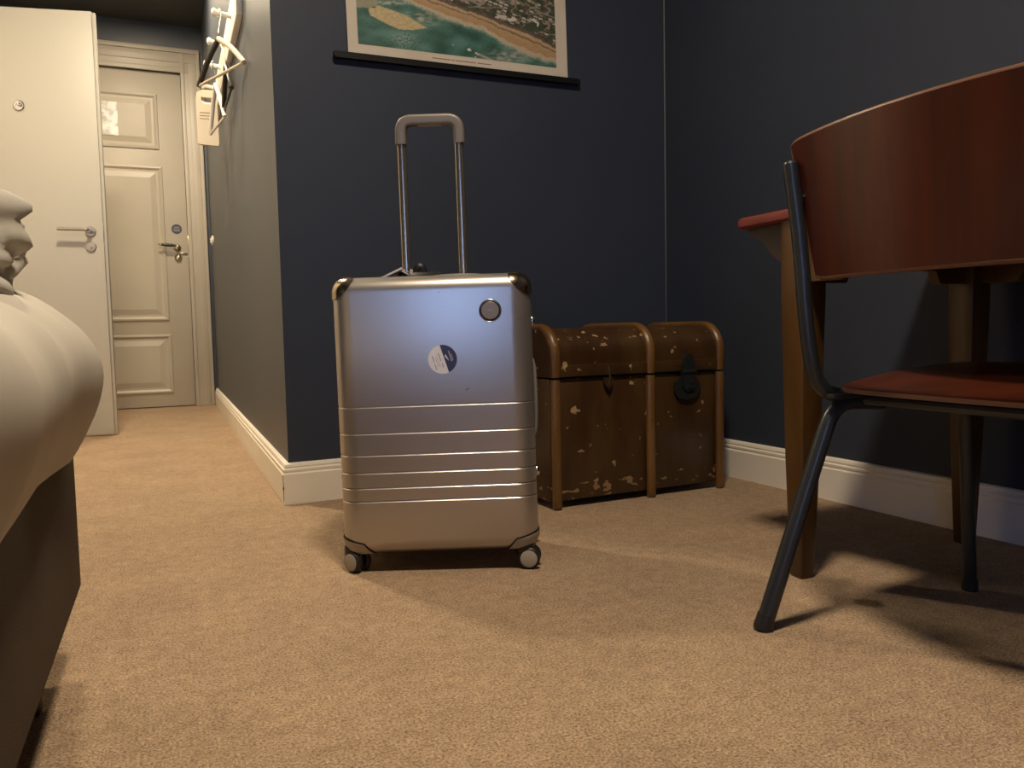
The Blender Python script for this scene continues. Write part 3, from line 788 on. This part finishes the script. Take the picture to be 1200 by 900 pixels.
# round badge
bx_, bz_ = 0.1265, 0.569
bd = sc('badge', lathe([(0.0215, 0), (0.0225, 0.0012), (0.0215, 0.0018), (0, 0.0018)], (bx_, 0.0, bz_), (0, -1, 0), 40), 'blackpl')
sc('badge_disc', lathe([(0.0190, 0), (0.0190, 0.0022), (0.0182, 0.0028), (0, 0.0028)], (bx_, 0.0, bz_), (0, -1, 0), 40), 'badge', bd)
bm = B(); add_tube(bm, [(bx_+0.0236*math.cos(2*PI*k/48), -0.0004, bz_+0.0236*math.sin(2*PI*k/48)) for k in range(49)], 0.0010, 6, cap=False)
sc('badge_rim', bm, 'chrome', bd)
for x0, x1 in ((-0.0042, -0.0042), (-0.0042, 0), (0, 0.0042), (0.0042, 0.0042)):
    z0_, z1_ = (-0.0028, 0.0028) if x0 == x1 else ((0.0028, -0.001) if x0 < 0 else (-0.001, 0.0028))
    sc('badge_stroke', tube([(bx_+x0, -0.0030, bz_+z0_), (bx_+x1, -0.0030, bz_+z1_)], 0.0007, 6), 'badge_mark', bd)
# round two-tone sticker
sx_, sz_, sr_ = 0.0205, 0.468, 0.0312
sa = math.radians(107)
st = sc('round_sticker', lathe([(sr_, 0), (sr_, 0.0006), (0, 0.0006)], (sx_, 0.0, sz_), (0, -1, 0), 48), 'stickerw')
def sp(u, v, out):      # u across the dividing line (to the right), v along it
    return Vector((sx_+u*math.sin(sa)+v*math.cos(sa), -out, sz_-u*math.cos(sa)+v*math.sin(sa)))
c0 = 0.004; a0 = math.acos(c0/sr_)
pts = [sp(sr_*math.cos(a), sr_*math.sin(a), 0.0006) for a in [-a0+2*a0*k/24 for k in range(25)]]
sc('sticker_field', prism(pts, (0, -0.0004, 0)), 'stickern', st)
sc('sticker_arrow', prism([sp(0.0095, 0.0085, 0.001), sp(0.0125, -0.0075, 0.001), sp(0.0088, -0.0005, 0.001), sp(0.0065, 0.0045, 0.001)], (0, -0.0003, 0)), 'stickerw', st)
for u, v0, v1, tw in ((0.0178, -0.010, 0.0135, 0.0012), (0.0212, -0.009, 0.006, 0.0007)):
    sc('print_line', prism([sp(u-tw, v0, 0.001), sp(u+tw, v0, 0.001), sp(u+tw, v1, 0.001), sp(u-tw, v1, 0.001)], (0, -0.0003, 0)), 'print_grey', st)
for u, v0, v1, tw in ((-0.0035, -0.017, -0.008, 0.0012), (-0.0045, -0.003, 0.016, 0.0011), (-0.0095, -0.014, 0.012, 0.0005), (-0.0135, -0.012, 0.010, 0.0005), (-0.0190, -0.017, -0.004, 0.0011), (-0.0190, -0.001, 0.014, 0.0011)):
    sc('print_line', prism([sp(u-tw, v0, 0.0006), sp(u+tw, v0, 0.0006), sp(u+tw, v1, 0.0006), sp(u-tw, v1, 0.0006)], (0, -0.0003, 0)), 'print_grey', st)
# small scuffs on the shell
for (x, z, l, ang, hgt) in ((0.0715, 0.402, 0.010, 25, 0.0024), (0.1885, 0.548, 0.006, 0, 0.0014), (0.018, 0.612, 0.005, 30, 0.0016), (0.0185, 0.603, 0.0016, 0, 0.0014), (0.020, 0.571, 0.0014, 0, 0.0014)):
    ca, sn = math.cos(math.radians(ang)), math.sin(math.radians(ang))
    pts = [Vector((x+l/2*math.cos(t)*ca-hgt/2*math.sin(t)*sn, -0.0001, z+l/2*math.cos(t)*sn+hgt/2*math.sin(t)*ca)) for t in [2*PI*k/12 for k in range(12)]]
    sc('scuff', prism(pts, (0, -0.0003, 0)), 'badge', body)
# side feet, side handles
for sx in (-1, 1):
    for z in (0.545, 0.205):
        sc('side_foot', lathe([(0.013, 0), (0.013, 0.004), (0.009, 0.009), (0, 0.0105)], (sx*(W2-0.001), 0.085, z), (sx, 0, 0), 20), 'chrome')
pth = smooth_path([(W2-0.002, 0.19, 0.46), (W2+0.006, 0.19, 0.445), (W2+0.009, 0.19, 0.40), (W2+0.009, 0.19, 0.33), (W2+0.006, 0.19, 0.285), (W2-0.002, 0.19, 0.27)], 6)
sc('side_handle', tube(pth, 0.0045, 10), 'strap')
sc('lock_block', box((-W2-0.003, 0.131, 0.525), (0.010, 0.030, 0.075), 0.003), 'housing')
sc('lock_block', box((-W2-0.003, 0.131, 0.16), (0.008, 0.026, 0.05), 0.003), 'housing')
th = smooth_path([(-0.005, 0.131, Z1-0.002), (0.0, 0.131, Z1+0.001), (0.03, 0.131, Z1+0.003), (0.075, 0.131, Z1+0.003), (0.105, 0.131, Z1+0.001), (0.11, 0.131, Z1-0.002)], 5)
sc('top_handle', tube(th, 0.006, 8), 'strap')
# luggage tag tied to the handle
ltg = thing('luggage_tag', 'dark plum luggage tag with a black strap lying on top of the suitcase', 'tag', tuple(ROOT['suitcase'] @ Vector((-0.08, 0.17, Z1+0.003))), (0, 0, SA))
def lt(name, bm, m):
    bm.transform(TILT); bm.transform(Matrix.Translation((0.08, -0.17, -Z1-0.003)))
    return obj(name, bm, m, ltg, local=True)
RT = Matrix.Rotation(math.radians(-24), 3, 'Y')
lt('tag_plate', box((-0.102, 0.165, Z1+0.012), (0.056, 0.050, 0.004), 0.0015, R=RT), 'tag')
bm = B()
for y in (0.139, 0.191): add_box(bm, (-0.102, y, Z1+0.0145), (0.060, 0.003, 0.005), 0.001, R=RT)
lt('tag_border', bm, 'tag_edge')
lt('tag_border', box((-0.072, 0.165, Z1+0.018), (0.026, 0.050, 0.0035), 0.001, R=Matrix.Rotation(math.radians(32), 3, 'Y')), 'tag_edge')
lt('strap', tube(smooth_path([(-0.085, 0.168, Z1+0.010), (-0.06, 0.180, Z1+0.012), (-0.03, 0.182, Z1+0.012), (0.0, 0.178, Z1+0.010), (0.012, 0.172, Z1+0.007)], 5), 0.0085, 8), 'blackpl')
bm = B(); add_tube(bm, [(-0.040+0.010*math.cos(2*PI*k/16), 0.186, Z1+0.020+0.014*math.sin(2*PI*k/16)) for k in range(17)], 0.0085, 8, cap=False)
lt('strap_loop', bm, 'blackpl')
lt('buckle', box((-0.058, 0.178, Z1+0.018), (0.007, 0.012, 0.016), 0.002), 'housing')

# ------------------------------------------------------------------ steamer trunk
TA = math.radians(2.65)
trunk = thing('steamer_trunk', 'old brown travel trunk with wooden struts and iron lock in the corner', 'trunk', (1.0, 2.036, 0), (0, 0, TA))
TW, TD, TB, TS, TT = 0.642, 0.43, 0.022, 0.383, 0.530
def tk(name, bm, m, parent=trunk, smooth=35): return obj(name, bm, m, parent, smooth, local=True)
tk('trunk_body', box((TW/2, TD/2+0.006, (TB+TS)/2), (TW, TD-0.012, TS-TB), 0.004), 'trunk')
def lid_prof(off=0.0, n=9, r=0.080):
    P = [(0.004-off, TS+0.004)]
    for k in range(n+1):
        a = PI/2*k/n; P.append((0.004+r-(r+off)*math.cos(a), TT-r+(r+off)*math.sin(a)))
    for k in range(n+1):
        a = PI/2*(1-k/n); P.append((TD-0.004-r+(r+off)*math.cos(a), TT-r+(r+off)*math.sin(a)))
    P.append((TD-0.004+off, TS+0.004)); return P
bm = B(); add_prism(bm, [(0, p[0], p[1]) for p in lid_prof()], (TW, 0, 0))
lid = tk('lid', bm, 'trunk')
tk('lid_rim', box((TW/2, 0.0045, TS+0.022), (TW+0.002, 0.006, 0.034), 0.002), 'trunk', lid)
CS = [(-0.0145, -0.002), (-0.0135, 0.006), (-0.008, 0.0115), (0, 0.0135), (0.008, 0.0115), (0.0135, 0.006), (0.0145, -0.002)]
for x in (0.018, 0.352, 0.624):
    # lower strut: straight with a rounded foot turned under
    bm = B(); rings = []
    for z, k in ((0.0, 0.55), (0.006, 1.0), (0.03, 1.0), (0.20, 1.0), (TS-0.010, 1.0), (TS-0.003, 0.75)):
        rings.append([(x+c[0], 0.006-c[1]*k, z) for c in CS])
    add_rings(bm, rings)
    s_ = tk('strut', bm, 'trunk_strut')
    bm = B(); rings = []
    P = lid_prof(0.0, 9)
    for i, p in enumerate(P):
        a = P[max(i-1, 0)]; b = P[min(i+1, len(P)-1)]
        t = Vector((0, b[0]-a[0], b[1]-a[1])).normalized(); nn = Vector((0, -t.z, t.y))
        k = 0.75 if i in (0, len(P)-1) else 1.0
        rings.append([Vector((x+c[0], p[0], p[1]))+nn*c[1]*k for c in CS])
    add_rings(bm, rings)
    tk('lid_strut', bm, 'trunk_strut', lid)
    for z in (0.03, 0.10, 0.17, 0.24, 0.31):
        tk('tack', lathe([(0.003, 0), (0.0026, 0.0014), (0, 0.002)], (x+random.uniform(-.006, .006), -0.0050, z), (0, -1, 0), 8), 'trunk_latch', s_)
# left end struts round the corner
for y in (0.21,):
    bm = B(); add_rings(bm, [[(0.0-c[1]+0.001, y+c[0], z) for c in CS] for z in (0.0, 0.03, TS-0.004)])
    tk('strut', bm, 'trunk_strut')
# iron lock plate, hasp, keyhole
lx_ = 0.492
pts = [(lx_+dx, 0.006, z) for dx, z in ((-0.026, 0.372), (-0.038, 0.358), (-0.050, 0.352), (-0.052, 0.330), (-0.044, 0.312), (-0.028, 0.300), (0, 0.296), (0.028, 0.300), (0.042, 0.312), (0.050, 0.330), (0.048, 0.352), (0.036, 0.358), (0.026, 0.372))]
lock = tk('lock_plate', prism(pts, (0, -0.005, 0)), 'trunk_metal')
pts = [(lx_+dx, 0.004, z) for dx, z in ((-0.022, 0.338), (-0.025, 0.40), (-0.020, 0.425), (-0.010, 0.438), (0, 0.441), (0.010, 0.438), (0.020, 0.425), (0.025, 0.40), (0.022, 0.338), (0.012, 0.326), (-0.012, 0.326))]
hasp = tk('hasp', prism(pts, (0, -0.010, 0)), 'trunk_metal', lock)
tk('hasp_hinge', tube([(lx_-0.026, -0.006, 0.386), (lx_+0.026, -0.006, 0.386)], 0.005, 10), 'trunk_metal', lock)
tk('keyhole', box((lx_+0.006, -0.0065, 0.340), (0.026, 0.002, 0.014), 0.003), 'black', lock)
for dx, z in ((-0.034, 0.336), (0.034, 0.336), (0, 0.425), (-0.020, 0.307), (0.020, 0.307)):
    tk('stud', lathe([(0.0045, 0), (0.004, 0.002), (0, 0.003)], (lx_+dx, 0.0015 if abs(dx) > 0.01 else -0.006, z), (0, -1, 0), 10), 'trunk_metal', lock)
# small swing latch
la = 0.195
pts = [(la+dx, 0.004, z) for dx, z in ((-0.010, 0.388), (-0.011, 0.402), (-0.005, 0.418), (0.0, 0.424), (0.005, 0.418), (0.011, 0.402), (0.010, 0.388))]
lt2 = tk('latch', prism(pts, (0, -0.005, 0)), 'trunk_latch')
pts = [(la+dx, 0.004, z) for dx, z in ((-0.015, 0.380), (-0.013, 0.366), (-0.006, 0.352), (0.003, 0.345), (0.010, 0.352), (0.015, 0.366), (0.016, 0.380))]
tk('catch', prism(pts, (0, -0.006, 0)), 'trunk_latch', lt2)
tk('latch_pin', tube([(la, -0.004, 0.356), (la+0.001, -0.010, 0.385), (la, -0.004, 0.412)], 0.003, 8), 'trunk_latch', lt2)

# ------------------------------------------------------------------ table
TX0, TX1, TY0, TY1 = 1.155, 1.765, 0.18, 1.425
table = thing('desk_table', 'wooden table with red painted top and tapered ochre legs against the right wall', 'table', (1.45, 0.8, 0))
bm = B(); rings = []
for ins, z in ((0.006, 0.738), (0.001, 0.742), (0, 0.749), (0.001, 0.757), (0.006, 0.761)):
    rings.append([(p[0], p[1], z) for p in rrect(TX0+ins, TX1-ins, TY0+ins, TY1-ins, 0.022, 6)])
add_rings(bm, rings)
obj('table_top', bm, 'table_top', table)
for lx, ly, mm in ((1.195, 1.255, 'table_leg'), (1.715, 1.275, 'table_leg'), (1.195, 0.34, 'table_leg'), (1.715, 0.34, 'table_leg')):
    bm = B(); rings = []
    for z, hw in ((0.0, 0.0155), (0.004, 0.0175), (0.25, 0.0250), (0.58, 0.0315), (0.738, 0.0315)):
        rings.append([(lx+p[0], ly+p[1], z) for p in rrect(-hw, hw, -hw, hw, 0.004, 3)])
    add_rings(bm, rings)
    obj('leg', bm, mm, table)
# aprons with deeper ends at the legs
def apron(p0, p1, th):
    p0, p1 = Vector(p0), Vector(p1); d = (p1-p0).normalized(); L = (p1-p0).length; s = Vector((-d.y, d.x, 0))
    prof = [(0, 0.738), (L, 0.738), (L, 0.612), (L-0.085, 0.612), (L-0.10, 0.640), (0.10, 0.640), (0.085, 0.612), (0, 0.612)]
    return prism([p0+d*a+Vector((0, 0, z))-s*th/2 for a, z in prof], s*th)
obj('apron', apron((1.185, 1.225, 0), (1.185, 0.37, 0), 0.022), 'table_leg', table)
obj('apron', apron((1.725, 1.245, 0), (1.725, 0.37, 0), 0.022), 'table_leg', table)
obj('apron', apron((1.226, 1.262, 0), (1.684, 1.272, 0), 0.022), 'table_leg', table)
obj('apron', apron((1.226, 0.34, 0), (1.684, 0.34, 0), 0.022), 'table_leg', table)
# bracket under the overhang
for lx in (1.19, 1.715):
    obj('bracket', prism([(lx-0.011, y, z) for y, z in ((1.286, 0.738), (1.405, 0.738), (1.40, 0.724), (1.36, 0.706), (1.33, 0.675), (1.310, 0.662), (1.286, 0.660))], (0.022, 0, 0)), 'bracket', table)

# ------------------------------------------------------------------ chair (faces +X, towards the table)
CYC = 0.815
chair = thing('school_chair', 'school chair with mahogany plywood back and seat on dark tubular steel legs', 'chair', (1.15, CYC, 0))
HWC = 0.195
for s in (1, -1):
    def c(x, dy, z): return (x, CYC+s*(dy+0.013), z)
    # upright -> seat rail -> front leg as one bent tube
    P = fillet([c(0.972, 0.224, 0.797), c(0.990, 0.218, 0.66), c(0.998, 0.213, 0.520), c(1.018, 0.208, 0.404), c(1.20, 0.206, 0.400), c(1.385, 0.206, 0.402), c(1.420, 0.214, 0.0)], 0.075, 7)
    obj('frame_tube', tube(P, 0.0128, 14), 'tube', chair)
    P = fillet([c(1.17, 0.206, 0.385), c(1.055, 0.206, 0.392), c(0.990, 0.219, 0.200), c(0.926, 0.232, 0.012)], 0.045, 7)
    obj('leg', tube(P, [0.0128+0.0022*i/(len(P)-1) for i in range(len(P))], 14), 'tube', chair)
    ax_ = Vector((0.064, -0.012*s, 0.19)).normalized()
    obj('foot_cap', lathe([(0.0165, -0.002), (0.0175, 0.004), (0.0155, 0.016), (0.0148, 0.026), (0.0, 0.027)], c(0.9235, 0.2325, 0.003), (0.22, -0.05*s, 1), 18), 'black', chair)
    obj('foot_cap', lathe([(0.0145, 0), (0.0150, 0.006), (0.0135, 0.022), (0, 0.023)], c(1.420, 0.214, 0), (0, 0, 1), 18), 'black', chair)
    obj('tube_plug', lathe([(0.0118, 0), (0.010, 0.004), (0, 0.006)], c(0.972, 0.224, 0.797), (-0.13, 0.04*s, 1), 14), 'tube', chair)
    for z, dy in ((0.742, 0.205),):
        obj('screw', lathe([(0.0032, 0), (0.0028, 0.0012), (0, 0.002)], c(0.9835, dy, z), (-1, 0, 0), 10), 'chrome', chair)
    obj('seat_bracket', box(c(1.055, 0.196, 0.404), (0.05, 0.028, 0.008), 0.002), 'tube', chair)
# backrest: bent plywood
def back_pt(t, v, off):
    """t -1..1 across, v 0..1 up, off through the thickness"""
    hw = 0.203+(0.236-0.190)*v
    y = CYC+t*hw
    bow = 0.042*(1-t*t)
    x = 0.997-0.014*v-bow + off
    z = 0.604+0.230*v + 0.004*math.sin(v*PI)
    return Vector((x, y, z))
NB, NV = 36, 14
bm = B()
def sheet_grid(f, nu, nv):
    return [[bm.verts.new(f(i, j)) for i in range(nu+1)] for j in range(nv+1)]
def rounded_uv(i, j):
    t = -1+2*i/NB; v = j/NV
    # soften the corners of the panel
    k = max(0, abs(t)-0.86)/0.14
    v2 = 0.5+(v-0.5)*(1-0.045*k**2.5)
    return t, v2
G1 = sheet_grid(lambda i, j: back_pt(*rounded_uv(i, j), 0.0), NB, NV)
G2 = sheet_grid(lambda i, j: back_pt(*rounded_uv(i, j), 0.010), NB, NV)
for j in range(NV):
    for i in range(NB):
        bm.faces.new((G1[j][i], G1[j][i+1], G1[j+1][i+1], G1[j+1][i]))
        bm.faces.new((G2[j][i], G2[j+1][i], G2[j+1][i+1], G2[j][i+1]))
obj_b = obj('backrest', bm, 'mahogany', chair, smooth=60)
def edge_strip(loop1, loop2):
    bm2 = B(); a = [bm2.verts.new(p) for p in loop1]; b = [bm2.verts.new(p) for p in loop2]; n = len(a)
    for i in range(n): bm2.faces.new((a[i], a[(i+1) % n], b[(i+1) % n], b[i]))
    return bm2
idx = [(i, 0) for i in range(NB)]+[(NB, j) for j in range(NV)]+[(i, NV) for i in range(NB, 0, -1)]+[(0, j) for j in range(NV, 0, -1)]
loop = [back_pt(*rounded_uv(i, j), 0.005) for i, j in idx]; loop.append(loop[0].copy())
bm = B(); add_tube(bm, loop, 0.0050, 8, cap=False)
obj('veneer_edge', bm, 'ply_edge', obj_b)
# seat: dished plywood
outline = []
so = [(1.054, -0.13), (1.050, 0.0), (1.054, 0.13), (1.066, 0.195), (1.11, 0.226), (1.25, 0.245), (1.36, 0.245), (1.412, 0.215), (1.428, 0.12), (1.432, 0.0), (1.428, -0.12), (1.412, -0.215), (1.36, -0.245), (1.25, -0.245), (1.11, -0.226), (1.066, -0.195)]
sp_ = smooth_path([(x, CYC+y*1.06, 0) for x, y in so]+[(so[0][0], CYC+so[0][1]*1.06, 0)], 5)[:-1]
def seat_z(x, y):
    t = (x-1.05)/0.38
    return 0.416+0.034*t - 0.010*math.sin(PI*min(1, max(0, t)))*(1-((y-CYC)/0.23)**2)
cxs = 1.245
bm = B(); tops, bots = [], []
for k in (1.0, 0.98, 0.85, 0.65, 0.45, 0.25, 0.08):
    rt_, rb_ = [], []
    for p in sp_:
        x = cxs+(p.x-cxs)*k; y = CYC+(p.y-CYC)*k
        rt_.append((x, y, seat_z(x, y)+(0.0 if k == 1.0 else 0.0008))); rb_.append((x, y, seat_z(x, y)-0.0075))
    tops.append(rt_); bots.append(rb_)
add_rings(bm, tops, cap0=False); add_rings(bm, bots, cap0=False)
seat = obj('seat', bm, 'mahogany', chair, smooth=60)
obj('veneer_edge', edge_strip(tops[0], bots[0]), 'ply_edge', seat)
obj('cross_tube', tube([(1.30, CYC-0.19, 0.398), (1.30, CYC+0.19, 0.398)], 0.009, 10), 'tube', chair)
obj('cross_tube', tube([(1.10, CYC-0.19, 0.396), (1.10, CYC+0.19, 0.396)], 0.009, 10), 'tube', chair)
